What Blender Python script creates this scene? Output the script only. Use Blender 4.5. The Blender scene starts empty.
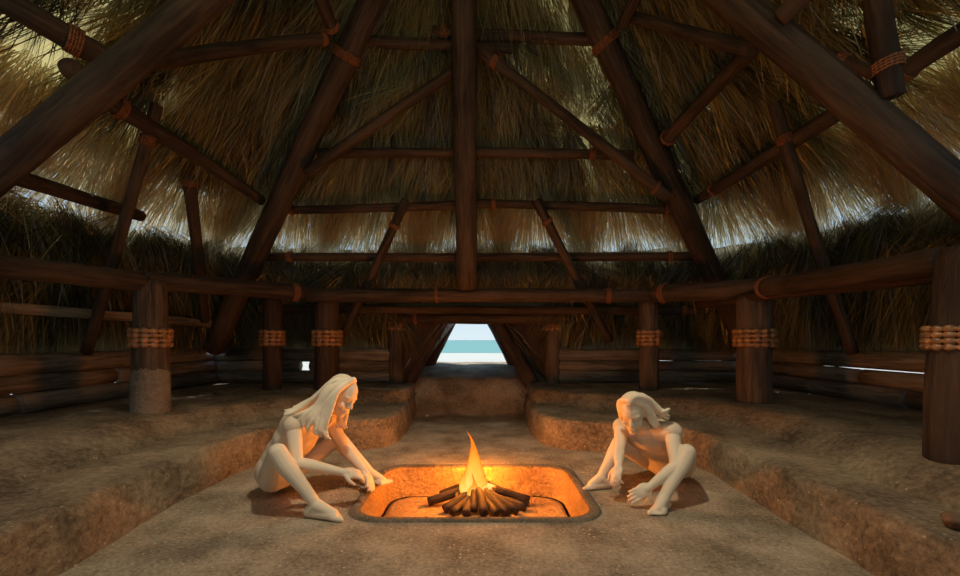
import bpy, bmesh, math, random
import numpy as np
from mathutils import Vector, Matrix, noise
random.seed(7); RNG = np.random.default_rng(7)
SC = bpy.context.scene; COL = SC.collection
F, CX, HY, CH = 425.0, 480.0, 340.0, 1.2      # focal length (px), image centre x, horizon row, eye height (m)

def P(px, py, d):
    """a point of the place, from where it is seen and how far away it stands"""
    return Vector(((px-CX)/F*d, d, CH-(py-HY)/F*d))

# ------------------------------------------------------------------ materials
def new_mat(name):
    m = bpy.data.materials.new(name); m.use_nodes = True
    nt = m.node_tree
    return m, nt, nt.nodes['Principled BSDF'], nt.nodes['Material Output']
def N(nt, t, **kw):
    n = nt.nodes.new(t)
    for k, v in kw.items():
        if k in n.inputs: n.inputs[k].default_value = v
        else: setattr(n, k, v)
    return n
def ramp(nt, fac, stops):
    r = nt.nodes.new('ShaderNodeValToRGB'); e = r.color_ramp.elements
    while len(e) < len(stops): e.new(0.5)
    for el, (p, c) in zip(e, stops): el.position = p; el.color = (*c, 1)
    nt.links.new(fac, r.inputs[0]); return r.outputs[0]
def bump(nt, bsdf, h, strength, dist):
    b = N(nt, 'ShaderNodeBump', Strength=strength, Distance=dist)
    nt.links.new(h, b.inputs['Height']); nt.links.new(b.outputs[0], bsdf.inputs['Normal']); return b

def wood_mat(name, dark, light, rough=.62, bs=.6):
    m, nt, b, o = new_mat(name); L = nt.links.new
    tc = N(nt, 'ShaderNodeTexCoord'); oi = N(nt, 'ShaderNodeObjectInfo')
    mp = N(nt, 'ShaderNodeMapping'); mp.inputs['Scale'].default_value = (9, 9, .9)
    ad = N(nt, 'ShaderNodeVectorMath', operation='ADD'); L(tc.outputs['Object'], ad.inputs[0])
    mu = N(nt, 'ShaderNodeMath', operation='MULTIPLY'); mu.inputs[1].default_value = 37; L(oi.outputs['Random'], mu.inputs[0]); L(mu.outputs[0], ad.inputs[1])
    L(ad.outputs[0], mp.inputs[0])
    n1 = N(nt, 'ShaderNodeTexNoise', Scale=2.2, Detail=8, Roughness=.65, Distortion=.6); L(mp.outputs[0], n1.inputs['Vector'])
    n2 = N(nt, 'ShaderNodeTexNoise', Scale=1.1, Detail=3); L(ad.outputs[0], n2.inputs['Vector'])
    mx = N(nt, 'ShaderNodeMath', operation='MULTIPLY_ADD'); mx.inputs[1].default_value = .55; L(n1.outputs[0], mx.inputs[0])
    m2 = N(nt, 'ShaderNodeMath', operation='MULTIPLY'); m2.inputs[1].default_value = .45; L(n2.outputs[0], m2.inputs[0]); L(m2.outputs[0], mx.inputs[2])
    L(ramp(nt, mx.outputs[0], [(.40, dark), (.60, light)]), b.inputs['Base Color'])
    b.inputs['Roughness'].default_value = rough; b.inputs['Specular IOR Level'].default_value = .25
    bump(nt, b, n1.outputs[0], bs, .06); return m
def earth_mat(name, a, c, scale=1., bs=.9, dist=.02):
    m, nt, b, o = new_mat(name); L = nt.links.new
    tc = N(nt, 'ShaderNodeTexCoord')
    n1 = N(nt, 'ShaderNodeTexNoise', Scale=42*scale, Detail=8, Roughness=.76); L(tc.outputs['Object'], n1.inputs['Vector'])
    n2 = N(nt, 'ShaderNodeTexNoise', Scale=2.3, Detail=5, Roughness=.6); L(tc.outputs['Object'], n2.inputs['Vector'])
    v = N(nt, 'ShaderNodeTexVoronoi', Scale=24*scale); L(tc.outputs['Object'], v.inputs['Vector'])
    s = N(nt, 'ShaderNodeMath', operation='MULTIPLY_ADD'); s.inputs[1].default_value = .5; L(n1.outputs[0], s.inputs[0])
    s2 = N(nt, 'ShaderNodeMath', operation='MULTIPLY'); s2.inputs[1].default_value = .5; L(n2.outputs[0], s2.inputs[0]); L(s2.outputs[0], s.inputs[2])
    base = ramp(nt, s.outputs[0], [(.40, a), (.62, c)])
    v2 = N(nt, 'ShaderNodeTexVoronoi', Scale=46); L(tc.outputs['Object'], v2.inputs['Vector'])
    wn = N(nt, 'ShaderNodeSeparateColor'); L(v2.outputs['Color'], wn.inputs[0])
    th_ = N(nt, 'ShaderNodeMath', operation='GREATER_THAN'); th_.inputs[1].default_value = .955; L(wn.outputs[0], th_.inputs[0])
    nr = N(nt, 'ShaderNodeMath', operation='LESS_THAN'); nr.inputs[1].default_value = .32; L(v2.outputs['Distance'], nr.inputs[0])
    fl_ = N(nt, 'ShaderNodeMath', operation='MULTIPLY'); L(th_.outputs[0], fl_.inputs[0]); L(nr.outputs[0], fl_.inputs[1])
    mc = N(nt, 'ShaderNodeMixRGB'); L(fl_.outputs[0], mc.inputs[0]); L(base, mc.inputs[1]); mc.inputs[2].default_value = (*[min(.9, x*1.12) for x in c], 1)
    L(mc.outputs[0], b.inputs['Base Color'])
    h = N(nt, 'ShaderNodeMath', operation='MULTIPLY_ADD'); h.inputs[1].default_value = -.5; L(v.outputs['Distance'], h.inputs[0]); L(n1.outputs[0], h.inputs[2])
    b.inputs['Roughness'].default_value = .85; b.inputs['Specular IOR Level'].default_value = .2
    bump(nt, b, h.outputs[0], bs, dist); return m
def plain_mat(name, c, rough=.6, spec=.3, nscale=14, var=.15, bs=.2, dist=.01):
    m, nt, b, o = new_mat(name); L = nt.links.new
    tc = N(nt, 'ShaderNodeTexCoord'); n1 = N(nt, 'ShaderNodeTexNoise', Scale=nscale, Detail=5); L(tc.outputs['Object'], n1.inputs['Vector'])
    L(ramp(nt, n1.outputs[0], [(.3, tuple(x*(1-var) for x in c)), (.7, tuple(min(1, x*(1+var)) for x in c))]), b.inputs['Base Color'])
    b.inputs['Roughness'].default_value = rough; b.inputs['Specular IOR Level'].default_value = spec
    bump(nt, b, n1.outputs[0], bs, dist); return m
def thatch_mat(name, a, c, transl, thin=False):
    m, nt, b, o = new_mat(name); L = nt.links.new
    at = N(nt, 'ShaderNodeAttribute', attribute_name='tint')
    col = ramp(nt, at.outputs['Fac'], [(0, a), (1, c)])
    L(col, b.inputs['Base Color']); b.inputs['Roughness'].default_value = .28; b.inputs['Specular IOR Level'].default_value = .8
    t = N(nt, 'ShaderNodeBsdfTranslucent'); L(col, t.inputs[0])
    mx = N(nt, 'ShaderNodeMixShader'); mx.inputs[0].default_value = transl
    if thin:      # random translucent patches, plus placed ones added to brighten parts of the roof
        tc = N(nt, 'ShaderNodeTexCoord'); n1 = N(nt, 'ShaderNodeTexNoise', Scale=.75, Detail=4, Roughness=.6); L(tc.outputs['Object'], n1.inputs['Vector'])
        L(ramp(nt, n1.outputs[0], [(.44, (.0, .0, .0)), (.60, (transl,)*3)]), mx.inputs[0])
        fac = mx.inputs[0].links[0].from_socket
        ab = N(nt, 'ShaderNodeVectorMath', operation='ABSOLUTE'); L(tc.outputs['Object'], ab.inputs[0])
        for src, c0, r_ in ((ab, (3.3, 3.5, 3.6), 1.3), (tc, (1.0, 5.1, 4.9), .9)):
            ds = N(nt, 'ShaderNodeVectorMath', operation='DISTANCE'); L(src.outputs[0] if src is ab else tc.outputs['Object'], ds.inputs[0]); ds.inputs[1].default_value = c0
            mr = N(nt, 'ShaderNodeMapRange'); mr.inputs['From Min'].default_value = r_; mr.inputs['From Max'].default_value = r_*.45; mr.inputs['To Max'].default_value = transl; L(ds.outputs['Value'], mr.inputs['Value'])
            m_ = N(nt, 'ShaderNodeMath', operation='MAXIMUM'); L(fac, m_.inputs[0]); L(mr.outputs[0], m_.inputs[1]); fac = m_.outputs[0]
        L(fac, mx.inputs[0])
    L(b.outputs[0], mx.inputs[1]); L(t.outputs[0], mx.inputs[2]); L(mx.outputs[0], o.inputs[0]); return m

M = {}
M['wood'] = wood_mat('brown_wood', (.026, .017, .012), (.105, .068, .045))
M['log'] = wood_mat('log_wood', (.11, .088, .066), (.40, .33, .25), .6, .8)
M['post'] = wood_mat('post_wood', (.055, .038, .027), (.20, .14, .098), .65, .8)
M['dark'] = wood_mat('dark_wood', (.03, .018, .012), (.09, .052, .032))
M['bead'] = plain_mat('bead_wood', (.34, .165, .07), .3, .6, 22, .6)
M['rope'] = plain_mat('lashing_cord', (.20, .075, .028), .5, .4, 40, .45)
M['floor'] = earth_mat('packed_earth', (.21, .16, .105), (.70, .565, .40), 1., 1., .03)
M['bench'] = earth_mat('bench_earth', (.18, .122, .072), (.62, .45, .28), .6, 1., .06)
M['pit'] = earth_mat('pit_clay', (.34, .20, .09), (.68, .44, .20), 1.0, 1., .04)
M['rim'] = earth_mat('rim_clay', (.12, .092, .062), (.34, .27, .19), 1.2, 1., .03)
M['mud'] = earth_mat('dried_mud', (.20, .165, .125), (.38, .32, .25), .9, 1., .03)
M['clay'] = plain_mat('pale_clay_skin', (.74, .61, .44), .55, .3, 5, .06, .05)
M['hair'] = plain_mat('pale_hair', (.78, .65, .47), .5, .35, 9, .1, .1)
M['cloth'] = plain_mat('pale_cloth', (.66, .53, .38), .7, .2, 18, .1, .15)
M['sand'] = plain_mat('beach_sand', (.60, .57, .49), .9, .1, 6, .08, .3)
M['sea'] = plain_mat('sea_water', (.15, .31, .28), .55, .2, .12, .25, .2, .2)
M['stone'] = earth_mat('red_stone', (.22, .12, .07), (.42, .25, .15), .7)
M['straw'] = thatch_mat('straw_thatch', (.026, .022, .010), (.52, .45, .17), .35)
M['straw_fringe'] = thatch_mat('straw_fringe', (.30, .24, .12), (.88, .78, .54), .75)  # whiter than the roof straw: part of the daylight glow is in the colour
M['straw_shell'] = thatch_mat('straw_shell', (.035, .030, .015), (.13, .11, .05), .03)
M['straw_roof'] = thatch_mat('straw_roof', (.19, .15, .06), (.60, .47, .19), .85, True)

def char_mat():
    m, nt, b, o = new_mat('charred_wood'); L = nt.links.new
    tc = N(nt, 'ShaderNodeTexCoord'); n1 = N(nt, 'ShaderNodeTexNoise', Scale=9, Detail=6); L(tc.outputs['Object'], n1.inputs['Vector'])
    mp = N(nt, 'ShaderNodeMapping'); mp.inputs['Scale'].default_value = (22, 22, 3); L(tc.outputs['Object'], mp.inputs[0])
    n2 = N(nt, 'ShaderNodeTexNoise', Scale=1.5, Detail=6); L(mp.outputs[0], n2.inputs['Vector'])
    L(ramp(nt, n2.outputs[0], [(.35, (.008, .005, .004)), (.7, (.036, .017, .009))]), b.inputs['Base Color'])
    b.inputs['Roughness'].default_value = .75
    # glowing embers near the inner (local +Z) tip of each stick
    sp = N(nt, 'ShaderNodeSeparateXYZ'); L(tc.outputs['Generated'], sp.inputs[0])
    g = N(nt, 'ShaderNodeMath', operation='MULTIPLY_ADD'); g.inputs[1].default_value = .55; L(sp.outputs['Z'], g.inputs[0]); L(n1.outputs[0], g.inputs[2])
    L(ramp(nt, g.outputs[0], [(.93, (0, 0, 0)), (1.0, (1, .25, .02)), (1.06, (1, .6, .15))]), b.inputs['Emission Color'])
    b.inputs['Emission Strength'].default_value = 1.1
    bump(nt, b, n2.outputs[0], .8, .02); return m
M['char'] = char_mat()
def flame_mat():
    m, nt, b, o = new_mat('flame_fire'); L = nt.links.new
    nt.nodes.remove(b)
    tc = N(nt, 'ShaderNodeTexCoord'); sp = N(nt, 'ShaderNodeSeparateXYZ'); L(tc.outputs['Generated'], sp.inputs[0])
    lw = N(nt, 'ShaderNodeLayerWeight', Blend=.38)
    n1 = N(nt, 'ShaderNodeTexNoise', Scale=7, Detail=3); mp = N(nt, 'ShaderNodeMapping'); mp.inputs['Scale'].default_value = (1, 1, .35)
    L(tc.outputs['Object'], mp.inputs[0]); L(mp.outputs[0], n1.inputs['Vector'])
    a = N(nt, 'ShaderNodeMath', operation='MULTIPLY_ADD'); a.inputs[1].default_value = .55; L(sp.outputs['Z'], a.inputs[0])
    n3 = N(nt, 'ShaderNodeMath', operation='MULTIPLY'); n3.inputs[1].default_value = .35; L(n1.outputs[0], n3.inputs[0])
    f2 = N(nt, 'ShaderNodeMath', operation='MULTIPLY_ADD'); f2.inputs[1].default_value = .55; L(lw.outputs['Facing'], f2.inputs[0]); L(n3.outputs[0], f2.inputs[2])
    L(f2.outputs[0], a.inputs[2])
    col = ramp(nt, a.outputs[0], [(.24, (1, .72, .20)), (.40, (1, .45, .055)), (.62, (1, .21, .012)), (1, (.75, .08, .0))])
    em = N(nt, 'ShaderNodeEmission', Strength=1.35); L(col, em.inputs[0])
    tr = N(nt, 'ShaderNodeBsdfTransparent'); mx = N(nt, 'ShaderNodeMixShader')
    al = ramp(nt, lw.outputs['Facing'], [(.35, (1, 1, 1)), (.95, (.05, .05, .05))])
    L(al, mx.inputs[0]); L(tr.outputs[0], mx.inputs[1]); L(em.outputs[0], mx.inputs[2]); L(mx.outputs[0], o.inputs[0]); return m
M['flame'] = flame_mat()

# ------------------------------------------------------------------ object helpers
def tag(o, label=None, cat=None, group=None, kind=None):
    for k, v in (('label', label), ('category', cat), ('group', group), ('kind', kind)):
        if v: o[k] = v
    return o
def link(name, me, mat, parent=None, smooth=True):
    o = bpy.data.objects.new(name, me); COL.objects.link(o)
    if mat: me.materials.append(mat)
    if parent: o.parent = parent
    if smooth:
        me.polygons.foreach_set('use_smooth', [True]*len(me.polygons))
    return o
def from_bm(name, bm, mat, parent=None, smooth=True):
    bmesh.ops.recalc_face_normals(bm, faces=bm.faces)
    me = bpy.data.meshes.new(name); bm.to_mesh(me); bm.free()
    return link(name, me, mat, parent, smooth)
def loft(bm, rings, cap0=True, cap1=True, closed=True):
    R = [[bm.verts.new(p) for p in r] for r in rings]
    n = len(R[0])
    for a, b in zip(R, R[1:]):
        for i in range(n if closed else n-1):
            j = (i+1) % n
            bm.faces.new((a[i], a[j], b[j], b[i]))
    if cap0: bm.faces.new(R[0][::-1])
    if cap1: bm.faces.new(R[-1])
    return R
def frame(d):
    d = d.normalized(); u = Vector((0, 0, 1)) if abs(d.z) < .9 else Vector((1, 0, 0))
    x = u.cross(d).normalized(); y = d.cross(x); return Matrix((x, y, d)).transposed()

def pole_mesh(length, r0, r1, n=18, segs=16, bend=.015, rough=.05, seed=0, bev=.12):
    bm = bmesh.new(); rings = []
    zs = [0, bev*r0*.4] + [length*k/segs for k in range(1, segs)] + [length-bev*r1*.4, length]
    for q, z in enumerate(zs):
        t = z/length; r = r0+(r1-r0)*t
        if q == 0 or q == len(zs)-1: r *= 1-bev
        cx = bend*length*.5*math.sin(math.pi*t)*math.cos(seed); cy = bend*length*.5*math.sin(math.pi*t)*math.sin(seed)
        ring = []
        for i in range(n):
            a = 2*math.pi*i/n
            k = 1+rough*noise.noise(Vector((math.cos(a)*1.3+seed*3.1, math.sin(a)*1.3, z*1.6/max(.3, length*.25))))*2
            ring.append((cx+r*k*math.cos(a), cy+r*k*math.sin(a), z))
        rings.append(ring)
    loft(bm, rings); return bm
def band_mesh(z0, r, rows, pitch, minor, beads, amp, slope=0.):
    """rows of cord or beads wound round a pole at height z0 (local)"""
    bm = bmesh.new(); n = max(48, beads*6) if beads else 48; m = 8
    for k in range(rows):
        zc = z0+(k-(rows-1)/2)*pitch; rings = []
        for i in range(n):
            a = 2*math.pi*i/n; s = 1+(amp*abs(math.sin(beads*a/2))-amp*.5)*2 if beads else 1
            mm = minor*max(.35, s); ring = []
            for j in range(m):
                b = 2*math.pi*j/m; rr = r+minor*.55+mm*math.cos(b)
                ring.append((rr*math.cos(a), rr*math.sin(a), zc+mm*math.sin(b)+slope*math.cos(a)*r))
            rings.append(ring)
        R = [[bm.verts.new(p) for p in q] for q in rings]
        for i in range(n):
            A, B = R[i], R[(i+1) % n]
            for j in range(m): bm.faces.new((A[j], A[(j+1) % m], B[(j+1) % m], B[j]))
    return bm
def radius_seen(p, u, px):
    """radius of a round pole at p with axis u that is seen px wide"""
    n = p0 = p-Vector((0, 0, CH)); n = p0.cross(u).normalized(); e = 1e-3
    pr = lambda q: Vector((q.x/q.y*F, -q.z/q.y*F))
    a = pr(p0); t = (pr(p0+u*e)-a).normalized(); d = (pr(p0+n*e)-a); d -= t*d.dot(t)
    return px/2*e/d.length
SEED = [1]
def timber(name, label, cat, a, b, ta, tb, group=None, mat='wood', bands=(), bend=.012, rough=.05, mud=None):
    """a round pole from a to b (px, py, distance); ta, tb = seen thickness in px at each end; bands = (t, rows) of cord lashing"""
    p, q = P(*a), P(*b); u = (q-p).normalized(); ra, rb = (radius_seen(w_, u, t_) if w_.y > .8 else t_/2*w_.y/F for w_, t_ in ((p, ta), (q, tb)))
    SEED[0] += 1.7; L = (q-p).length
    o = from_bm(name, pole_mesh(L, ra, rb, seed=SEED[0], bend=bend, rough=rough), M[mat])
    o.matrix_world = Matrix.Translation(p) @ frame(q-p).to_4x4()
    tag(o, label, cat, group, 'thing')
    for t, rows in bands:
        if isinstance(t, tuple):      # where the lashing is seen
            def miss(k_):
                w_ = p.lerp(q, k_); return (w_.x/w_.y*F+CX-t[0])**2+(HY-(w_.z-CH)/w_.y*F-t[1])**2
            t = min((k_/200 for k_ in range(201)), key=miss)
        r = (ra+(rb-ra)*t)*1.04; bx = bend*L*.5*math.sin(math.pi*t)
        w = max(.018, min(.03, r*.16))
        c = from_bm('lashing', band_mesh(L*t, r, rows, w, w*.45, max(12, int(2*math.pi*r/(w*1.25))), .32, .12), M['rope'], o)
        c.location = (bx*math.cos(SEED[0]), bx*math.sin(SEED[0]), 0)
    return o

# ------------------------------------------------------------------ ground, terraces
PX0, PX1, PY0, PY1, PR, PD = -.85, .78, 2.87, 4.0, .2, .25
def rrect(x0, x1, y0, y1, r, n=8):
    pts = []
    for cx, cy, a0 in ((x1-r, y1-r, 0), (x0+r, y1-r, 90), (x0+r, y0+r, 180), (x1-r, y0+r, 270)):
        for k in range(n+1):
            a = math.radians(a0+90*k/n); pts.append((cx+r*math.cos(a), cy+r*math.sin(a)))
    return pts
bm = bmesh.new()
hole = [bm.verts.new((x, y, 0)) for x, y in rrect(PX0-.02, PX1+.02, PY0-.02, PY1+.02, PR)]
outer = [bm.verts.new(p) for p in ((-2.6, -1.6, 0), (2.6, -1.6, 0), (2.6, 5.2, 0), (1.3, 6.4, 0), (1.3, 6.75, 0), (-1.4, 6.75, 0), (-1.4, 6.4, 0), (-2.6, 5.2, 0))]
ed = [bm.edges.new((l[i], l[(i+1) % len(l)])) for l in (hole, outer) for i in range(len(l))]
bmesh.ops.triangle_fill(bm, use_beauty=True, edges=ed)
prof = [(6.6, -.03), (6.75, 0), (6.95, .03), (7.15, .27), (7.28, .5), (7.4, .545), (8.0, .60), (9.0, .735)]
rows = [[(x, y, z+.015*noise.noise(Vector((x*3, y*3, 0)))) for x in np.linspace(-1.4-(y-6.7)*.4, 1.3+(y-6.7)*.4, 14)] for y, z in prof]
loft(bm, rows, False, False, False)
tag(from_bm('floor', bm, M['floor']), kind='structure')

def resample(pts, n):
    pts = [Vector((*p, 0)) for p in pts]; out = []
    # Catmull-Rom through the points
    for i in range(len(pts)-1):
        p0, p1, p2, p3 = pts[max(i-1, 0)], pts[i], pts[i+1], pts[min(i+2, len(pts)-1)]
        for k in range(12):
            t = k/12
            out.append(.5*((2*p1)+(p2-p0)*t+(2*p0-5*p1+4*p2-p3)*t*t+(3*p1-p0-3*p2+p3)*t**3))
    out.append(pts[-1])
    d = [0]
    for a, b in zip(out, out[1:]): d.append(d[-1]+(b-a).length)
    res = []; j = 0
    for k in range(n):
        s = d[-1]*k/(n-1)
        while j < len(d)-2 and d[j+1] < s: j += 1
        t = (s-d[j])/max(1e-6, d[j+1]-d[j]); res.append(out[j].lerp(out[j+1], min(1, t)))
    return res
def terrace(name, label, cat, lines, mat, jit=.012):
    """lines: list of (plan polyline, z); neighbours are joined by a skin"""
    n = 120; L = [([p for p in resample(pl, n)], z) for pl, z in lines]
    bm = bmesh.new(); rings = []
    for pts, z in L:
        rings.append([(p.x+jit*noise.noise(Vector((p.x*4, p.y*4, z*9))), p.y+jit*noise.noise(Vector((p.y*4, p.x*4, 3+z*9))), z+jit*.8*noise.noise(Vector((p.x*2.5, p.y*2.5, 7)))*(z > 0.05)) for p in pts])
    loft(bm, rings, False, False, False)
    return tag(from_bm(name, bm, M[mat]), label, cat, None, 'thing')
def shift(line, v):    # move a polyline outwards (away from the room) by v
    out = []
    for i, p in enumerate(line):
        a, b = line[max(i-1, 0)], line[min(i+1, len(line)-1)]
        t = Vector((b[0]-a[0], b[1]-a[1])).normalized(); n = Vector((-t.y, t.x))
        out.append((p[0]+n.x*v, p[1]+n.y*v))
    return out
FL = [(-2.05, -1.2), (-2.1, .9), (-2.15, 2.18), (-2.22, 3.02), (-2.14, 4.05), (-1.85, 4.45), (-1.5, 4.62), (-1.2, 4.68), (-1.0, 4.86), (-.95, 5.3), (-.98, 6.0), (-1.05, 7.0)]
BL = [(-2.75, -1.2), (-2.77, 1.0), (-2.78, 2.45), (-2.80, 3.26), (-2.76, 3.96), (-2.25, 4.9), (-1.9, 5.45), (-1.62, 5.78), (-1.35, 5.86), (-1.12, 5.9), (-1.03, 6.1), (-1.05, 7.0)]
CL = [(-3.1, -1.2), (-3.15, 1.0), (-3.15, 2.45), (-3.16, 3.3), (-3.1, 4.1), (-2.55, 5.1), (-2.1, 5.7), (-1.75, 5.98), (-1.4, 6.02), (-1.2, 6.05), (-1.08, 6.2), (-1.1, 7.1)]
WL = [(-4.75, -1.2), (-4.75, .5), (-4.75, 2.0), (-4.75, 3.4), (-4.75, 5), (-4.75, 6.2), (-4.4, 7.2), (-3.6, 7.3), (-2.6, 7.3), (-1.9, 7.3), (-1.5, 7.3), (-1.2, 7.3)]
FR = [(1.95, -1.2), (1.98, .9), (2.015, 2.18), (2.03, 2.93), (2.06, 4.05), (1.75, 4.36), (1.3, 4.55), (.95, 4.66), (.74, 4.86), (.66, 5.3), (.67, 6.0), (.72, 7.0)]
BR = [(2.42, -1.2), (2.42, 1.0), (2.43, 2.16), (2.46, 2.78), (2.66, 3.96), (2.27, 4.9), (1.75, 5.25), (1.45, 5.4), (1.22, 5.5), (.95, 5.85), (.74, 6.0), (.75, 7.0)]
CR = [(2.78, -1.2), (2.78, 1.0), (2.76, 2.2), (2.80, 2.9), (2.95, 4.1), (2.5, 5.15), (1.95, 5.5), (1.58, 5.6), (1.32, 5.65), (1.02, 6.0), (.8, 6.1), (.8, 7.1)]
WR = [(4.75, -1.2), (4.75, .5), (4.75, 2.0), (4.75, 3.4), (4.75, 5), (4.75, 6.2), (4.4, 7.2), (3.4, 7.3), (2.4, 7.3), (1.6, 7.3), (1.2, 7.3), (.9, 7.3)]
for F_, B_, C_, W_, s, side in ((FL, BL, CL, WL, 1, 'left'), (FR, BR, CR, WR, -1, 'right')):
    terrace('earthen_bench', f'low curved earthen bench along the {side} side of the hut, its face rough and reddish', 'bench',
            [(F_, -.02), (shift(F_, .0), .1), (shift(F_, s*.02), .22), (shift(F_, s*.028), .285), (shift(F_, s*.045), .308), (shift(F_, s*.075), .319), (B_, .32), (shift(B_, s*.12), .32)], 'bench', .02)
    terrace('earthen_terrace', f'raised earth terrace behind the {side} bench, carrying the {side} posts', 'terrace',
            [(B_, .30), (shift(B_, s*.03), .345), ([((b[0]*.6+c[0]*.4), (b[1]*.6+c[1]*.4)) for b, c in zip(B_, C_)], .40), ([((b[0]*.3+c[0]*.7), (b[1]*.3+c[1]*.7)) for b, c in zip(B_, C_)], .47), (C_, .495), (shift(C_, s*.12), .50), ([((w[0]*.4+c[0]*.6), (w[1]*.4+c[1]*.6)) for w, c in zip(W_, C_)], .50), (W_, .50)], 'bench', .02)

# outside: sand all round the hut and the sea
bm = bmesh.new()
for x0, x1, ys in ((-90, 90, None), (-90, -4.7, 1), (4.7, 90, 1)):
    if ys is None:
        rows = [[(x, y, z+(.0 if y > 12 else .01*noise.noise(Vector((x, y, 0))))) for x in np.linspace(x0, x1, 60)] for y, z in ((7.25, .47), (8.0, .585), (9.0, .72), (10, .72), (20, .45), (40, -.12), (75, -1.1))]
    else:
        rows = [[(x, y, .47) for x in np.linspace(x0, x1, 12)] for y in (-30, -10, 0, 4, 7.25)]
    loft(bm, rows, False, False, False)
tag(from_bm('ground', bm, M['sand']), kind='structure')
bm = bmesh.new(); bmesh.ops.create_grid(bm, x_segments=2, y_segments=2, size=1)
o = from_bm('sea', bm, M['sea']); o.scale = (3000, 3000, 1); o.location = (0, 3072, -1.0); tag(o, kind='structure')

# ------------------------------------------------------------------ fire pit
pit = bpy.data.objects.new('fire_pit', None); COL.objects.link(pit); pit.location = ((PX0+PX1)/2, (PY0+PY1)/2, 0)
tag(pit, 'rounded rectangular fire pit sunk in the floor, glowing orange inside', 'fire pit', None, 'thing')
off = Vector(pit.location)
def rr3(inset, z, r=PR, jit=0):
    return [(x-off.x+jit*noise.noise(Vector((x*9, y*9, z*9))), y-off.y+jit*noise.noise(Vector((y*9, x*9, z*7))), z) for x, y in rrect(PX0+inset, PX1-inset, PY0+inset, PY1-inset, r, 10)]
bm = bmesh.new(); loft(bm, [rr3(-.004, .006), rr3(.0, -.03, jit=.006), rr3(.012, -.1, jit=.012), rr3(.02, -.18, jit=.012), rr3(.03, -.262, jit=.006)], False, False)
bm2 = bm; from_bm('pit_wall', bm2, M['pit'], pit)
bm = bmesh.new(); loft(bm, [rr3(.055, -.40), rr3(.055, -.258), rr3(.09, -.25)], False, True); from_bm('pit_floor', bm, M['pit'], pit)
bm = bmesh.new(); loft(bm, [rr3(.02, -.25), rr3(.0, -.42)], False, True); from_bm('pit_gap_liner', bm, M['dark'], pit)  # dark liner closing the gap round the pit floor
bm = bmesh.new(); rings = []
for k in range(9):
    a = math.pi*k/8
    rings.append(rr3(-.040+.040*math.cos(a), .0+.014*math.sin(a), PR+.02-.02*math.cos(a), .005))
loft(bm, rings, False, False); from_bm('rim', bm, M['rim'], pit)

# firewood
FC = Vector((-.02, 3.74, -.25))
sticks = [  # outer end (px, py at floor), inner offset x,y,z, radius
    (428, 512, 3.70, -.10, .02, .13, .040), (444, 521, 3.55, -.07, -.03, .13, .038), (452, 524, 3.48, -.05, -.06, .10, .034),
    (466, 527, 3.45, -.04, -.05, .09, .036), (441, 499, 3.86, -.09, .05, .16, .036), (484, 527, 3.45, .0, -.08, .17, .040),
    (497, 527, 3.45, .03, -.06, .12, .036), (508, 526, 3.46, .05, -.04, .15, .040), (518, 522, 3.52, .07, -.03, .14, .034),
    (529, 509, 3.72, .07, .0, .16, .040), (526, 517, 3.60, .10, -.02, .08, .036), (515, 500, 3.86, .05, .06, .18, .034),
    (478, 498, 3.98, .0, .05, .16, .036), (474, 522, 3.52, -.02, -.02, .19, .034)]
where = ['reaching left, lowest and longest', 'slanting down to the left front', 'leaning left towards the near rim', 'short, lying just left of the flame foot',
         'short one at the back left of the heap', 'upright in the middle front of the heap', 'to the right of the upright middle stick', 'thick, leaning right towards the near rim',
         'thin, right front of the heap', 'thick, reaching furthest right', 'low one under the long right-hand stick', 'at the back right of the heap',
         'hidden behind the flame foot', 'leaning steeply inside the flame foot']
for (px, py, d, ix, iy, iz, r), w in zip(sticks, where):
    a = P(px, py, d); a.z = -.25+r*1.02; b = FC+Vector((ix, iy, iz))
    SEED[0] += 1.3
    o = from_bm('firewood', pole_mesh((b-a).length, r, r*.85, n=9, segs=6, bend=.05, rough=.14, seed=SEED[0]), M['char'])
    o.matrix_world = Matrix.Translation(a) @ frame(b-a).to_4x4()
    tag(o, f'charred firewood stick, {w}', 'firewood', 'firewood burning in the pit', 'thing')

# flame: twisting tongues
fl = bpy.data.objects.new('flame', None); COL.objects.link(fl); fl.location = P(470, 497, 3.72); fl.location.z = -.16
tag(fl, 'tall yellow orange flame rising from the firewood', 'flame', None, 'thing')
def tongue(base, h, w, sway, ph, lean=None):
    bm = bmesh.new(); rings = []
    for k in range(25):
        t = k/24; r = w*(math.sin(math.pi*min(1, t*1.0)**.55)**.9*(1-t)**.75+.10*(1-t))*1.25+.001
        cx = sway*math.sin(t*4.6+ph)*t**.7*.9; cy = .4*sway*math.cos(t*5+ph)*t
        if lean: cx = .085*math.sin(math.pi*t**1.1)*t**.4-.040*t+.012*math.sin(t*9)*t
        rings.append([(base[0]+cx+r*math.cos(a)*(1+.18*math.sin(3*a+6*t)), base[1]+cy+.62*r*math.sin(a), base[2]+h*t) for a in [2*math.pi*i/16 for i in range(16)]])
    loft(bm, rings); return bm
for b, h, w, s, ph in (((.0, 0, 0), .57, .085, .050, 2.6), ((.035, .01, .02), .36, .085, .03, .6), ((-.035, -.02, 0), .30, .05, .03, 3.4), ((.09, -.01, -.02), .22, .045, .025, 1.2), ((.02, -.05, -.03), .25, .045, .02, 5.)):
    from_bm('tongue', tongue(b, h, w, s, ph, h > .5), M['flame'], fl)

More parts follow.
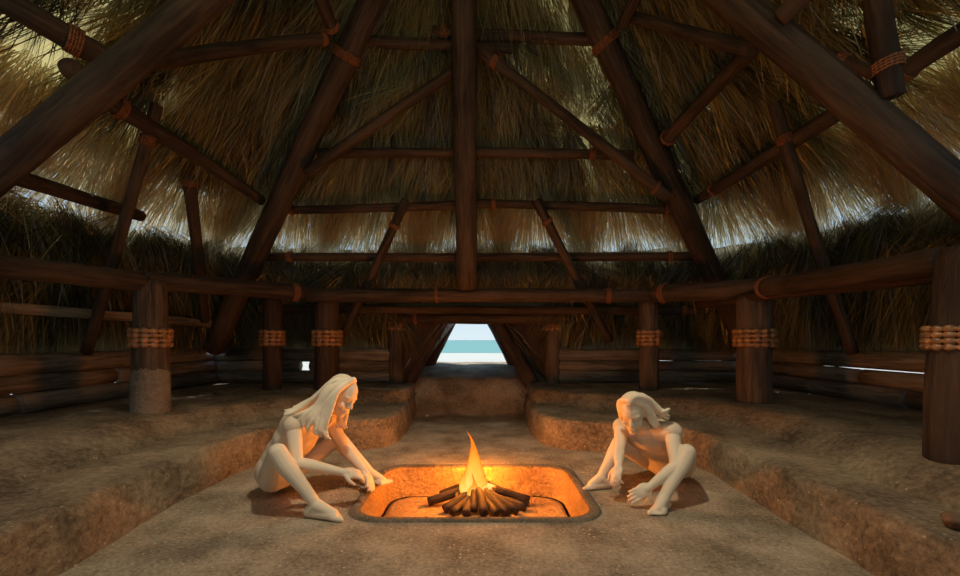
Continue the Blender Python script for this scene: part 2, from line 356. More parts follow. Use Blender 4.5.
# ------------------------------------------------------------------ posts with bead bands
def post(label, px, base, d, wb, wt, top, zg=.5, mat='post', rows=4, band=338, mud=False):
    x = (px-CX)/F*d; z1 = CH-(top-HY)/F*d; zg -= .06
    ob = math.sqrt(1+(x/d)**2); rb, rt = wb/2*d/F/ob, wt/2*d/F/ob; L = z1-zg; SEED[0] += 2.3
    bm = bmesh.new(); rings = []; n = 28
    for k in range(21):
        t = k/20; r = rb+(rt-rb)*t**1.6
        if k == 20: r *= .90
        if k == 19: r *= .985
        rings.append([((r*(1+.05*noise.noise(Vector((math.cos(a)+SEED[0], math.sin(a), t*3)))))*math.cos(a), (r*(1+.05*noise.noise(Vector((math.cos(a)+SEED[0], math.sin(a), t*3)))))*math.sin(a), L*t) for a in [2*math.pi*i/n for i in range(n)]])
    loft(bm, rings); o = from_bm('wooden_post', bm, M[mat]); o.location = (x, d, zg)
    tag(o, label, 'post', 'posts with bead bands', 'thing')
    zb = CH-(band-HY)/F*d-zg; tb = zb/L; r = rb+(rt-rb)*tb**1.6
    minor = (.0235 if rows == 4 else .02)*(d/4.6)**.5
    from_bm('bead_band', band_mesh(zb, r*1.01, rows, minor*2.05, minor, int(2*math.pi*r/(minor*3.1)), .36), M['bead'], o)
    if mud:
        bm = bmesh.new(); rings = []; n = 48
        for k in range(7):
            t = k/6; ring = []
            for i in range(n):
                a = 2*math.pi*i/n; hh = .47+.05*noise.noise(Vector((math.cos(a)*3, math.sin(a)*3, 1)))+.02*noise.noise(Vector((math.cos(a)*9, math.sin(a)*9, 4)))
                z = hh*t; tt = z/L; r = (rb+(rt-rb)*tt**1.6)*(1.07 if k < 6 else 1.0)
                ring.append((r*math.cos(a), r*math.sin(a), z))
            rings.append(ring)
        loft(bm, rings, False, False); c = from_bm('mud_coat', bm, M['mud'], o); c['label'] = 'rough grey dried mud coat on the foot'
    return o
post('thick round post with a grey mud coated foot, standing left of the seated figures', 150.5, 412, 4.2, 40, 34, 281, mud=True)
post('huge dark post cut by the right edge of the picture, large beads round it', 964, 460, 2.52, 90, 60, 247, mat='dark')
post('thick brown post on the right terrace, second from the right edge', 754, 403, 4.8, 36, 38, 297)
post('slim dark post on the left terrace, next after the mud coated post', 272.5, 390, 6.05, 19, 20, 298, mat='dark')
post('brown post behind the head of the seated figure on the left', 327, 388, 6.0, 25, 24, 293, mat='dark')
post('slim pale brown post carrying the right end of the long lintel', 649, 390, 6.0, 20, 20, 293)
post('short post under the left end of the doorway header', 396.5, 383, 6.95, 16, 15, 321, rows=3, band=326)
post('short post under the right end of the doorway header', 552.5, 383, 6.95, 15, 15, 321, rows=3, band=326)

# ------------------------------------------------------------------ big rafters and roof poles
RG = 'great rafters meeting at the roof peak'
timber('rafter', 'great rafter left of the centre pole, its foot in the back left corner', 'rafter', (213, 349, 6.4), (470, -210, 4.05), 22, 33, RG, bands=(((346, 56), 4),), bend=.006)
timber('rafter', 'great rafter right of the centre pole, its foot behind a thick brown post', 'rafter', (747, 347, 6.4), (490, -212, 4.05), 22, 33, RG, bands=(((606, 43), 4),), bend=.006)
timber('rafter', 'huge near rafter crossing the upper left corner', 'rafter', (-235, 361, 2.4), (462, -220, 3.8), 52, 40, RG, bend=.006)
timber('rafter', 'huge near rafter crossing the upper right corner', 'rafter', (1154, 361, 2.4), (498, -196, 3.8), 52, 40, RG, bend=.006)
timber('centre_pole', 'stout centre pole coming down from the peak to the long lintel', 'pole', (467, 288, 5.72), (462, -120, 4.2), 20, 29, bend=0)
G = 'horizontal purlins across the back slope'
timber('purlin', 'lowest back purlin, running just under the bright thatch fringe', 'purlin', (262, 256.5, 6.12), (700, 256, 6.12), 8.5, 9, G, bands=((.065, 4), (.93, 4)))
timber('purlin', 'left half of the second back purlin from below, ending at the centre pole', 'purlin', (288, 210, 5.78), (470, 204, 5.78), 8.5, 9.5, G, bands=((.02, 3), (.93, 2)))
timber('purlin', 'right half of the second back purlin from below', 'purlin', (456, 203, 5.80), (678, 210, 5.8), 9, 9.5, G, bands=((.17, 3), (.95, 3)))
timber('purlin', 'third back purlin from below, behind the crossing of the long braces', 'purlin', (318, 153.5, 5.5), (633, 155, 5.5), 10, 10, G, bands=((.87, 4),))
timber('purlin', 'left of the two lapped purlins near the roof peak', 'purlin', (314, 38, 5.02), (515, 48, 5.05), 13, 13, G)
timber('purlin', 'right of the two lapped purlins near the roof peak', 'purlin', (432, 31, 5.0), (612, 40, 5.0), 12, 14, G, bands=((.07, 4),))
G = 'long braces slanting beside the centre pole'
timber('brace', 'long brace slanting down left from the centre pole to the left rafter', 'brace', (462, 66, 4.95), (306, 174, 5.25), 12, 13, G)
timber('brace', 'long brace slanting down right from the centre pole to the right rafter', 'brace', (478, 49, 4.85), (668, 197, 5.35), 11, 12, G, bands=((.08, 4), (.93, 2)))
G = 'short braces between second purlin and lintel'
timber('brace', 'short brace leaning left from the second purlin behind the lintel', 'brace', (406, 200, 5.62), (343, 334, 6.3), 10, 8, G, bands=((.17, 3),))
timber('brace', 'short brace leaning right from the second purlin behind the lintel', 'brace', (536, 200, 5.62), (610, 341, 6.3), 10, 8, G, bands=((.14, 3),))
G = 'ties from the middle rafters to the near rafters'
timber('roof_tie', 'roof tie from the left middle rafter out to the near left rafter', 'tie', (328, 38, 4.6), (150, 62, 3.4), 13, 20, G, bands=((.04, 3),))
timber('roof_tie', 'roof tie from the right middle rafter out to the near right rafter', 'tie', (628, 16, 4.6), (752, 50, 3.4), 13, 20, G)
timber('roof_pole', 'short roof pole rising left of the left middle rafter top', 'pole', (332, 28, 4.55), (305, -42, 3.9), 13, 14, bands=((.03, 3),))
timber('roof_pole', 'short roof pole rising right of the right middle rafter top', 'pole', (622, 26, 4.55), (652, -42, 3.9), 12, 14)
timber('roof_pole', 'slanting roof pole from the right middle rafter up to the near right rafter', 'pole', (667, 139, 5.1), (757, 44, 3.7), 13, 16, bands=((.02, 2),))
timber('roof_pole', 'pole stub with a rounded end resting on top of the near right rafter', 'pole', (780, 18, 2.9), (842, -42, 2.6), 18, 20, mat='dark')
timber('roof_pole', 'thick pole hanging down by the upper right edge, a cord band near its end', 'pole', (891, 98, 2.75), (868, -60, 2.7), 32, 32, mat='dark', bands=((.2, 4),))
timber('roof_pole', 'pole entering from the right edge beside the thick hanging pole', 'pole', (895, 78, 3.4), (985, 17, 2.9), 18, 21, bands=((.12, 4),))
timber('roof_pole', 'dark pole behind the near right rafter, ending at the thick hanging pole', 'pole', (812, 48, 3.5), (884, 78, 3.2), 13, 16, mat='dark', bands=((.44, 4),))
timber('roof_pole', 'pole entering from the upper left corner with a cord band', 'pole', (108, 60, 3.35), (-20, -14, 2.75), 22, 26, bands=(((75, 38), 5),))
timber('roof_pole', 'dark pole stub with a round end peeping above the near left rafter', 'pole', (71, 69, 3.1), (104, 96, 4.2), 20, 18, mat='dark')
G = 'side purlins along the left and right roof slopes'
timber('side_purlin', 'middle purlin of the left slope, crossing two leaning struts', 'purlin', (100, 95, 3.75), (262, 201, 5.7), 20, 9, G, bands=(((121, 107), 4),))
timber('side_purlin', 'low purlin of the left slope just over the bright fringe', 'purlin', (-10, 169, 3.5), (141, 216, 5.0), 18, 11, G)
timber('side_purlin', 'middle purlin of the right slope, crossing a leaning strut', 'purlin', (697, 200, 5.7), (838, 112, 4.0), 9, 18, G, bands=((.16, 2),))
G = 'leaning struts between log wall and roof slope'
timber('leaning_strut', 'leaning strut from the left log wall, cord band at its top', 'strut', (86, 353, 4.66), (157, 104, 4.15), 14, 14, G, bands=((.87, 5),))
timber('leaning_strut', 'leaning strut with a blunt cut top between left strut and left rafter', 'strut', (205, 322, 5.9), (179, 111, 4.85), 9, 17, G, bands=((.7, 4),), mat='dark')
timber('leaning_strut', 'leaning strut from the right log wall, cord band at its top', 'strut', (853, 353, 4.7), (774, 103, 4.35), 13, 15, G, bands=((.865, 5),))
G = 'tie beams running from post to post'
timber('tie_beam', 'tie beam entering from the left edge onto the mud coated post', 'beam', (-60, 258, 2.95), (141, 282, 4.12), 25, 20, G)
timber('tie_beam', 'tie beam from the mud coated post to the post behind the left figure', 'beam', (140, 281, 4.35), (313, 294, 5.9), 20, 15, G, bands=((.86, 5),))
timber('tie_beam', 'long dark lintel between the two inner posts, under the centre pole', 'beam', (308, 295.5, 5.82), (683, 295.5, 5.82), 14, 13, G, bands=((.345, 2), (.80, 4)), bend=.003)
timber('tie_beam', 'tie beam from the lintel end to the thick brown post', 'beam', (654, 293.5, 5.75), (790, 286, 4.55), 17, 21, G, bands=((.1, 4),))
timber('tie_beam', 'tie beam from the thick brown post to the huge right edge post', 'beam', (764, 288, 4.5), (945, 260, 2.75), 19, 27, G, bands=((.03, 3),))
timber('tie_beam', 'thinner beam under the tie beam beside the huge right edge post', 'beam', (700, 304, 5.6), (938, 277, 3.0), 10, 14, G, mat='dark')
timber('tie_beam', 'long thin back beam running right behind the doorway header', 'beam', (258, 309, 6.5), (728, 311, 6.5), 8, 8, G, bands=((.01, 4), (.905, 4)), bend=.003)
timber('tie_beam', 'doorway header resting on the two short posts', 'beam', (378, 317, 6.8), (578, 318, 6.8), 11, 11, G, bands=((.19, 3),))
timber('tie_beam', 'thin outer beam by the left log wall under the thatch', 'beam', (-30, 305, 3.6), (216, 324, 6.3), 12, 8, G, mat='log')
G = 'slanting poles framing the doorway'
timber('door_pole', 'slanting door pole on the left side of the entrance, nearer one', 'pole', (443, 320, 7.2), (405, 387, 7.15), 13, 15, G)
timber('door_pole', 'slanting door pole on the right side of the entrance, nearer one', 'pole', (496, 319, 7.2), (534, 387, 7.15), 14, 16, G)
timber('door_pole', 'outer slanting door pole on the left against the bright beach', 'pole', (454, 315, 8.7), (428, 367, 8.7), 10, 11, G, mat='dark')
timber('door_pole', 'outer slanting door pole on the right against the bright beach', 'pole', (488, 315, 8.7), (515, 367, 8.7), 10, 11, G, mat='dark')

# ------------------------------------------------------------------ log walls
def log(label, a, b, r, ra=1.0):
    a, b = Vector(a), Vector(b); SEED[0] += 1.9; L = (b-a).length
    o = from_bm('wall_log', pole_mesh(L, r, r*ra, n=14, segs=12, bend=.006, rough=.06, seed=SEED[0], bev=.25), M['log'])
    o.matrix_world = Matrix.Translation(a) @ frame(b-a).to_4x4(); tag(o, label, 'log', 'logs stacked as low walls', 'thing')
rowname = ('bottom', 'middle', 'top'); RZ = (.595, .775, .96); RR = (.102, .0925, .104)
LX, RX, BY = -4.38, 4.42, 6.98
for k in range(3):
    z, r, nm = RZ[k], RR[k], rowname[k]
    split = (3.98, 5.1, 9)[k]
    log(f'{nm} log of the left side wall, nearest stretch', (LX, .6, z), (LX-.02, min(split-.02, 6.95), z), r*1.02)
    if split < 7: log(f'{nm} log of the left side wall, stretch ending at the back corner', (LX, split+.02, z), (LX+.03, 6.95, z), r)
    if k == 1:
        log('middle log of the back wall, left of the bright gap', (LX+.02, BY, z), (P(301, 366, BY).x, BY, z), r*1.05)
        log('middle log of the back wall, between the bright gap and the entrance', (P(310.5, 366, BY).x, BY, z), (-1.3, BY, z), r*.98)
    else:
        log(f'{nm} log of the back wall, left of the entrance', (LX+.02, BY, z), (-1.3, BY, z), r*1.03)
    log(f'{nm} log of the back wall, right of the entrance', (1.1, BY, z), (RX, BY, z), r*(1, .96, 1)[k], .96)
    split = (4.35, 4.9, 9)[k]
    log(f'{nm} log of the right side wall, nearest stretch', (RX, .6, z), (RX, min(split-.02, 6.95), z), r*1.02)
    if split < 7: log(f'{nm} log of the right side wall, stretch ending at the back corner', (RX-.02, split+.02, z), (RX, 6.95, z), r)

# ------------------------------------------------------------------ thatch
APX = Vector((0, 4.0, 7.0))
EA, EC, EB, EZ = 4.5, 2.75, 3.68, 2.62       # eave half width, centre y, half depth, height
def sup(th, a, b, n=5.0):
    c, s = np.cos(th), np.sin(th)
    k = (np.abs(c)**n+np.abs(s)**n)**(-1/n); return a*k*c, b*k*s
def upper(th, v, off=0.):
    """roof surface: v=0 at the eave, 1 at the peak; off pushes inwards"""
    ex, ey = sup(th, EA, EB); ey = ey+EC
    x = ex*(1-v)+APX.x*v; y = ey*(1-v)+APX.y*v; z = EZ*(1-v)+APX.z*v
    sag = .16*np.sin(np.pi*np.clip(v, 0, 1))
    dx, dy = APX.x-ex, APX.y-ey; l = np.sqrt(dx*dx+dy*dy)
    return np.stack([x+dx/l*off, y+dy/l*off, z-off*.55+sag*0], -1)
def lower(th, v, off=0.):
    """hanging skirt below: v=0 at the wall foot, 1 at its upper inner edge"""
    ex0, ey0 = sup(th, 4.72, 4.62); ex1, ey1 = sup(th, 4.42, 3.72)
    ey0 = ey0+EC; ey1 = ey1+EC
    bul = .10*np.sin(np.pi*np.clip(v, 0, 1))
    x = ex0*(1-v)+ex1*v; y = ey0*(1-v)+ey1*v; z = .98*(1-v)+2.58*v
    l = np.sqrt(x*x+(y-EC)**2); o = off+bul
    return np.stack([x-x/l*o, y-(y-EC)/l*o, z], -1)

def grid_obj(name, fn, th0, th1, v0, v1, nt, nv, mat, skip=None, jit=.03, **tags):
    T, V = np.meshgrid(np.linspace(th0, th1, nt), np.linspace(v0, v1, nv), indexing='ij')
    p = fn(T.ravel(), V.ravel(), -.10).astype(np.float64); p += RNG.normal(0, jit*.4, p.shape)
    faces = []
    for i in range(nt-1):
        for j in range(nv-1):
            a = i*nv+j
            if skip and skip(p[a]): continue
            faces.append((a, a+nv, a+nv+1, a+1))
    me = bpy.data.meshes.new(name); me.from_pydata(p.tolist(), [], faces)
    at = me.attributes.new('tint', 'FLOAT', 'POINT'); at.data.foreach_set('value', RNG.uniform(0, 1, len(p)).astype(np.float32))
    o = link(name, me, mat); tag(o, **tags); return o
def entry_skip(p): return p[1] > 5.5 and abs(p[0]+.1) < 1.15 and p[2] < 1.72
def arch_skip(p): return p[1] > 5.5 and abs(p[0]+.1) < 1.0 and p[2] < 2.4
grid_obj('ceiling', upper, 0, 2*math.pi, .13, 1.0, 160, 40, M['straw_roof'], kind='structure')

def blades(name, roots, dirs, lens, widths, droop, tints, mat, inward, **tags):
    """straw blades: 4-row strips; arrays of n"""
    n = len(roots); d = dirs/np.linalg.norm(dirs, axis=1, keepdims=True)
    side = np.cross(d, inward); side /= np.linalg.norm(side, axis=1, keepdims=True)+1e-9
    tw = RNG.normal(0, .7, (n, 1)); nrm = np.cross(side, d); side = side*np.cos(tw)+nrm*np.sin(tw)
    rows = []
    for t, wk in ((0, .8), (.4, 1.), (.75, .75), (1., .15)):
        c = roots+d*(lens*t)[:, None]; c = c+np.array([0, 0, -1.])*(droop*lens*t*t)[:, None]+inward*(.05*np.sin(3*t+tints*9))[:, None]*lens[:, None]*.5
        w = (widths*wk*.5)[:, None]*side; rows += [c-w, c+w]
    V = np.stack(rows, 1).reshape(-1, 3)                    # n*8
    base = (np.arange(n)*8)[:, None]
    q = np.array([[0, 1, 3, 2], [2, 3, 5, 4], [4, 5, 7, 6]]).reshape(1, 12)
    idx = (base+q).reshape(-1)
    me = bpy.data.meshes.new(name); nf = n*3
    me.vertices.add(len(V)); me.vertices.foreach_set('co', V.astype(np.float32).ravel())
    me.loops.add(len(idx)); me.loops.foreach_set('vertex_index', idx.astype(np.int32))
    me.polygons.add(nf); me.polygons.foreach_set('loop_start', (np.arange(nf)*4).astype(np.int32)); me.polygons.foreach_set('loop_total', np.full(nf, 4, np.int32))
    at = me.attributes.new('tint', 'FLOAT', 'POINT'); at.data.foreach_set('value', np.repeat(tints, 8).astype(np.float32))
    me.update(calc_edges=True); o = link(name, me, mat); tag(o, **tags); return o

def bundle_field(fn, th, v, nb, length, spread, tilt, lift, knotjit=.05, wid=(.006, .013), skip=None):
    """fan bundles: each has a knot at (th, v); its blades spread down the slope"""
    R, D, L, W, T, I = [], [], [], [], [], []
    for t, vv in zip(th, v):
        t = np.array([t]); p = fn(t, np.array([vv]), RNG.uniform(.0, .06))[0]
        if skip and skip(p): continue
        down = fn(t, np.array([vv-.02]))[0]-fn(t, np.array([vv+.02]))[0]; down /= np.linalg.norm(down)
        tan = fn(t+.01, np.array([vv]))[0]-fn(t-.01, np.array([vv]))[0]; tan /= np.linalg.norm(tan)
        inn = np.cross(tan, down); 
        if np.dot(inn, np.array([0, 3.2, 1.6])-p) < 0: inn = -inn
        a0 = RNG.normal(0, tilt); ln = length*RNG.uniform(.7, 1.25); sp = spread*RNG.uniform(.5, 1.3); lf = lift*RNG.uniform(.2, 1.6)
        a = a0+RNG.uniform(-sp, sp, nb); tt = np.clip(RNG.normal(RNG.uniform(.0, .8), .16, nb), 0, 1)
        d = down[None]*np.cos(a)[:, None]+tan[None]*np.sin(a)[:, None]+inn[None]*(lf+RNG.normal(0, .07, nb))[:, None]
        R.append(p+RNG.normal(0, knotjit, (nb, 3))+d*RNG.uniform(0, .35, nb)[:, None]*ln); D.append(d); L.append(ln*RNG.uniform(.5, 1.05, nb)); W.append(RNG.uniform(*wid, nb)); T.append(tt); I.append(np.repeat(inn[None], nb, 0))
    return [np.concatenate(x) for x in (R, D, L, W, T, I)]

TH0, TH1 = math.radians(-12), math.radians(192)          # the stretch of roof the camera and its neighbours see
def strat(n, lo, hi, p=1.0):
    return RNG.uniform(TH0, TH1, n), lo+(hi-lo)*RNG.uniform(0, 1, n)**p
GLOW_SPOTS = ((3.3, 3.5, 3.6, 1.15), (-3.3, 3.5, 3.6, 1.15), (1.0, 5.1, 4.9, .8))  # placed bright patches: blades are thinned here so the translucent shell glows
def thin_skip(p): return any(math.dist(p, c[:3]) < c[3] for c in GLOW_SPOTS) and RNG.uniform() < .72
th, v = strat(1250, .225, .82, 1.1)
R, D, L, W, T, I = bundle_field(upper, th, v, 84, .74, .36, .26, .09, wid=(.0035, .0085), skip=thin_skip)
blades('roof_thatch', R, D, L, W, np.full(len(L), .12), T, M['straw'], I, label='dry golden palm thatch lining the upper roof', cat='thatch', kind='stuff')
th, v = strat(260, .25, .6, 1.0)
R, D, L, W, T, I = bundle_field(upper, th, v, 60, .8, .40, .5, .13, knotjit=.015, wid=(.006, .012), skip=thin_skip)
blades('roof_thatch', R, D, L, W, np.full(len(L), .05), T, M['straw'], I, label='broad palm leaf fans tied under the upper roof', cat='thatch', kind='stuff')
# the hanging fringe along the eave
nb = 30000; t = RNG.uniform(TH0, TH1, nb); vv = RNG.uniform(.07, .20, nb)
p = upper(t, vv, 0)+RNG.normal(0, .03, (nb, 3)); dn = upper(t, vv-.03)-upper(t, vv+.03); dn /= np.linalg.norm(dn, axis=1, keepdims=True)
tan = upper(t+.01, vv)-upper(t-.01, vv); tan /= np.linalg.norm(tan, axis=1, keepdims=True)
inn = np.cross(tan, dn); inn *= np.sign(np.sum(inn*(np.array([0, 3.2, 1.6])-p), 1))[:, None]
a = .35*np.sin(t*23)+RNG.normal(0, .16, nb)
d = dn*np.cos(a)[:, None]+tan*np.sin(a)[:, None]+inn*RNG.normal(.05, .08, nb)[:, None]
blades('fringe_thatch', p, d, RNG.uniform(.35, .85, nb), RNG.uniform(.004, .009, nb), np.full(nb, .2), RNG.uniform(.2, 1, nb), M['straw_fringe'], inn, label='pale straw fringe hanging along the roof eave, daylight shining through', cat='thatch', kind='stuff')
# the skirt below it
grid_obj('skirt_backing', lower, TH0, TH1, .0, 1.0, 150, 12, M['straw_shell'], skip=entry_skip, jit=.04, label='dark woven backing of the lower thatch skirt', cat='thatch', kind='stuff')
th, v = strat(800, .30, 1.08, .9)
R, D, L, W, T, I = bundle_field(lower, th, v, 70, .7, .5, .55, .08, wid=(.004, .009), skip=arch_skip)
def near_entry(n): return math.pi/2+RNG.uniform(-.24, .28, n), RNG.uniform(.58, .98, n)
th, v = strat(190, .45, 1.0, .9); X2 = bundle_field(lower, th, v, 64, .75, .6, .5, .11, knotjit=.015, wid=(.006, .013), skip=arch_skip)
th, v = near_entry(70); X = bundle_field(lower, th, v, 46, .34, .5, .5, .10)
R, D, L, W, T, I = [np.concatenate(q_) for q_ in zip((R, D, L, W, T, I), X, X2)]
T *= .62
ln = D/np.linalg.norm(D, axis=1, keepdims=True); room = (R[:, 2]-np.where((np.abs(R[:, 0]+.1) < 1.3) & (R[:, 1] > 5.5), 1.72, 1.02))/np.clip(-ln[:, 2]+.2, .3, 2)
L = np.minimum(L, room); ok = L > .08; R, D, L, W, T, I = (q_[ok] for q_ in (R, D, L, W, T, I))
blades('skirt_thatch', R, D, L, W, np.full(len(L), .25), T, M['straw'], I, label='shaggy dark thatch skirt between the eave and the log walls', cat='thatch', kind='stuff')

# thatch over the entrance: two leaning side panels
for s, lab in ((-1, 'left'), (1, 'right')):
    cx = -.10
    R, D, I = [], [], []; n = 2600
    yy = RNG.uniform(7.0, 8.9, n); q = RNG.uniform(0, 1, n)
    top = np.stack([np.full(n, cx+s*.42), yy, np.full(n, 1.66)], 1); bot = np.stack([np.full(n, cx+s*1.40), yy, np.full(n, .45)], 1)
    R = top*(1-q)[:, None]+bot*q[:, None]+RNG.normal(0, .02, (n, 3)); D = bot-top+RNG.normal(0, .18, (n, 3)); I = np.repeat(np.array([[-s*.8, 0, -.6]]), n, 0)
    o = blades('entrance_thatch', R, D, RNG.uniform(.3, .6, n), RNG.uniform(.01, .02, n), np.full(n, .05), RNG.uniform(0, .6, n), M['straw'], I, label=f'dark thatch closing the {lab} side of the entrance', cat='thatch', kind='stuff')
    bm = bmesh.new()
    vs = [bm.verts.new(c) for c in ((cx+s*.33, 6.95, 1.70), (cx+s*.33, 8.8, 1.70), (cx+s*1.32, 8.8, .4), (cx+s*1.32, 6.95, .4))]; bm.faces.new(vs)
    bm.normal_update(); bmesh.ops.solidify(bm, geom=bm.faces[:], thickness=.03); from_bm('backing', bm, M['dark'], o, False)
    bm = bmesh.new()          # gable between the header and the skirt
    vs = [bm.verts.new(c) for c in ((cx+s*.33, 7.02, 1.70), (cx+s*1.32, 7.02, .4), (cx+s*1.42, 7.02, .4), (cx+s*1.42, 7.02, 1.85), (cx, 7.02, 1.85), (cx, 7.02, 1.72))]; bm.faces.new(vs)
    bm.normal_update(); bmesh.ops.solidify(bm, geom=bm.faces[:], thickness=.03); from_bm('gable', bm, M['dark'], o, False)


bm = bmesh.new(); vs = [bm.verts.new(c) for c in ((-1.2, 6.6, 1.76), (1.0, 6.6, 1.76), (1.0, 7.06, 1.70), (.26, 7.06, 1.70), (.26, 8.9, 1.70), (-.46, 8.9, 1.70), (-.46, 7.06, 1.70), (-1.2, 7.06, 1.70))]; bm.faces.new(vs)  # panel added to keep sun streaks off the passage floor
bm.normal_update(); bmesh.ops.solidify(bm, geom=bm.faces[:], thickness=.05); tag(from_bm('entrance_sun_block', bm, M['straw_shell'], None, False), 'dark thatch panel added over the entrance passage to block the sun', 'thatch', None, 'stuff')
# wall behind the viewer closes the hut
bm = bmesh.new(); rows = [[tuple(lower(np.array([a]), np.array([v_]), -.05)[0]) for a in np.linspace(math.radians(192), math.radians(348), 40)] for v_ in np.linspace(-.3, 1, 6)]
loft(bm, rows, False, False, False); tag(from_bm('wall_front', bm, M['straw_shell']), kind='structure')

# ------------------------------------------------------------------ people
def capsule(bm, p, r0, q, r1, n=14, hemi=5):
    p, q = Vector(p), Vector(q); fr = frame(q-p) if (q-p).length > 1e-6 else Matrix.Identity(3); L = (q-p).length; rings = []
    for k in range(hemi):
        a = math.pi/2*(1-k/hemi); rings.append((-r0*math.sin(a), max(r0*math.cos(a), r0*.04)))
    rings += [(0, r0), (L, r1)]
    for k in range(1, hemi+1):
        a = math.pi/2*k/hemi; rings.append((L+r1*math.sin(a), max(r1*math.cos(a), r1*.04)))
    loft(bm, [[p+fr @ Vector((r*math.cos(2*math.pi*i/n), r*math.sin(2*math.pi*i/n), z)) for i in range(n)] for z, r in rings])
def ellipsoid(bm, c, rad, rot=None):
    m = Matrix.Translation(Vector(c)) @ (rot.to_4x4() if rot else Matrix.Identity(4)) @ Matrix.Diagonal((*rad, 1))
    bmesh.ops.create_uvsphere(bm, u_segments=20, v_segments=14, radius=1, matrix=m)
def chain(bm, pts, rs, n=12):
    for i in range(len(pts)-1): capsule(bm, pts[i], rs[i], pts[i+1], rs[i+1], n, 4)
def basis(fwd, up):
    f = Vector(fwd).normalized(); u = Vector(up); s = f.cross(u).normalized(); u = s.cross(f); return f, s, u
def remeshed(name, bm, voxel, mat, parent=None, smooth=6, fac=.5):
    bmesh.ops.recalc_face_normals(bm, faces=bm.faces)
    me = bpy.data.meshes.new(name+'_raw'); bm.to_mesh(me); bm.free()
    tmp = bpy.data.objects.new('raw', me); COL.objects.link(tmp)
    md = tmp.modifiers.new('r', 'REMESH'); md.mode = 'VOXEL'; md.voxel_size = voxel
    ms = tmp.modifiers.new('s', 'SMOOTH'); ms.iterations = smooth; ms.factor = fac
    dg = bpy.context.evaluated_depsgraph_get(); dg.update()
    out = bpy.data.meshes.new_from_object(tmp.evaluated_get(dg)); out.name = name
    bpy.data.objects.remove(tmp); bpy.data.meshes.remove(me)
    out.materials.clear(); return link(name, out, mat, parent)
def hand(bm, wrist, tip, palm_n, thumb_side, curl=.35, k=1.2):
    w, t = Vector(wrist), Vector(tip); d = (t-w).normalized(); n = Vector(palm_n); n = (n-d*n.dot(d)).normalized(); s = d.cross(n).normalized()*thumb_side
    pl = .085*k; rot = Matrix((s, n, d)).transposed()
    ellipsoid(bm, w+d*pl*.55, (.042*k, .017*k, .055*k), rot); capsule(bm, w, .024*k, w+d*.03*k, .026*k)
    for i, (o_, ln) in enumerate(((.030, .072), (.010, .080), (-.010, .075), (-.030, .058))):
        a = w+d*pl*.75+s*o_*k*.9; sp = s*o_*1.1; c = curl*(1+.18*i)
        b = a+(d*math.cos(c*.5)+n*math.sin(c*.5)+sp*2).normalized()*ln*.42*k+d*.012*k
        e = b+(d*math.cos(c*1.3)+n*math.sin(c*1.3)+sp*2).normalized()*ln*.33*k; g = e+(d*math.cos(c*2.1)+n*math.sin(c*2.1)+sp*2).normalized()*ln*.28*k
        chain(bm, (a, b, e, g), (.0098*k, .0092*k, .0085*k, .0075*k), 10)
    a = w+d*.022*k+s*.026*k; b = a+(s*.75+d*.6+n*.25).normalized()*.042*k; e = b+(d*.9+s*.25+n*.35).normalized()*.036*k
    chain(bm, (a, b, e), (.014*k, .0115*k, .0085*k), 10)
def foot(bm, ankle, toe, k=1.2, side=1):
    a, t = Vector(ankle), Vector(toe); f = t-a; f.z = 0; L = f.length; f.normalize(); s = Vector((f.y, -f.x, 0))*side
    g = lambda u, v, z: Vector((a.x, a.y, 0))+f*u+s*v+Vector((0, 0, z))
    capsule(bm, g(-.045*k, 0, .032*k), .032*k, a, .036*k)                              # heel to ankle
    capsule(bm, a+Vector((0, 0, .0)), .036*k, g(L*.62, .004, .030*k), .028*k)          # instep
    capsule(bm, g(-.035*k, 0, .03*k), .03*k, g(L*.66, .018*k, .023*k), .023*k); capsule(bm, g(-.03*k, 0, .028*k), .026*k, g(L*.60, -.022*k, .02*k), .02*k)
    for i, (o_, ln, r) in enumerate(((.028, .055, .0145), (.010, .050, .011), (-.006, .045, .0105), (-.02, .038, .010), (-.033, .03, .0095))):
        p = g(L*.64-.006*i*k, o_*k, .018*k); capsule(bm, p, r*1.15*k, p+f*ln*k+Vector((0, 0, -.006*k)), r*k, 10, 4)
def head(bm, c, fwd, up, k):
    f, s, u = basis(fwd, up); c = Vector(c); rot = Matrix((f, s, u)).transposed(); g = lambda a, b, d: c+f*a*k+s*b*k+u*d*k
    ellipsoid(bm, g(-.008, 0, .025), (.098*k, .076*k, .098*k), rot)
    ellipsoid(bm, g(.028, 0, -.045), (.062*k, .056*k, .078*k), rot); ellipsoid(bm, g(.062, 0, -.100), (.024*k, .028*k, .022*k), rot)
    ellipsoid(bm, g(.068, 0, .028), (.024*k, .055*k, .018*k), rot)                                  # brow
    capsule(bm, g(.086, 0, .012), .009*k, g(.103, 0, -.026), .0125*k); 
    for b in (-1, 1):
        ellipsoid(bm, g(.094, b*.010, -.031), (.010*k, .009*k, .008*k), rot); ellipsoid(bm, g(.050, b*.040, -.035), (.034*k, .022*k, .028*k), rot)
        ellipsoid(bm, g(.073, b*.030, .004), (.013*k, .014*k, .009*k), rot)                         # eyes
        ellipsoid(bm, g(-.005, b*.077, -.01), (.020*k, .008*k, .032*k), rot)                        # ears
    ellipsoid(bm, g(.086, 0, -.064), (.012*k, .024*k, .007*k), rot); ellipsoid(bm, g(.084, 0, -.077), (.012*k, .020*k, .008*k), rot)
    return g

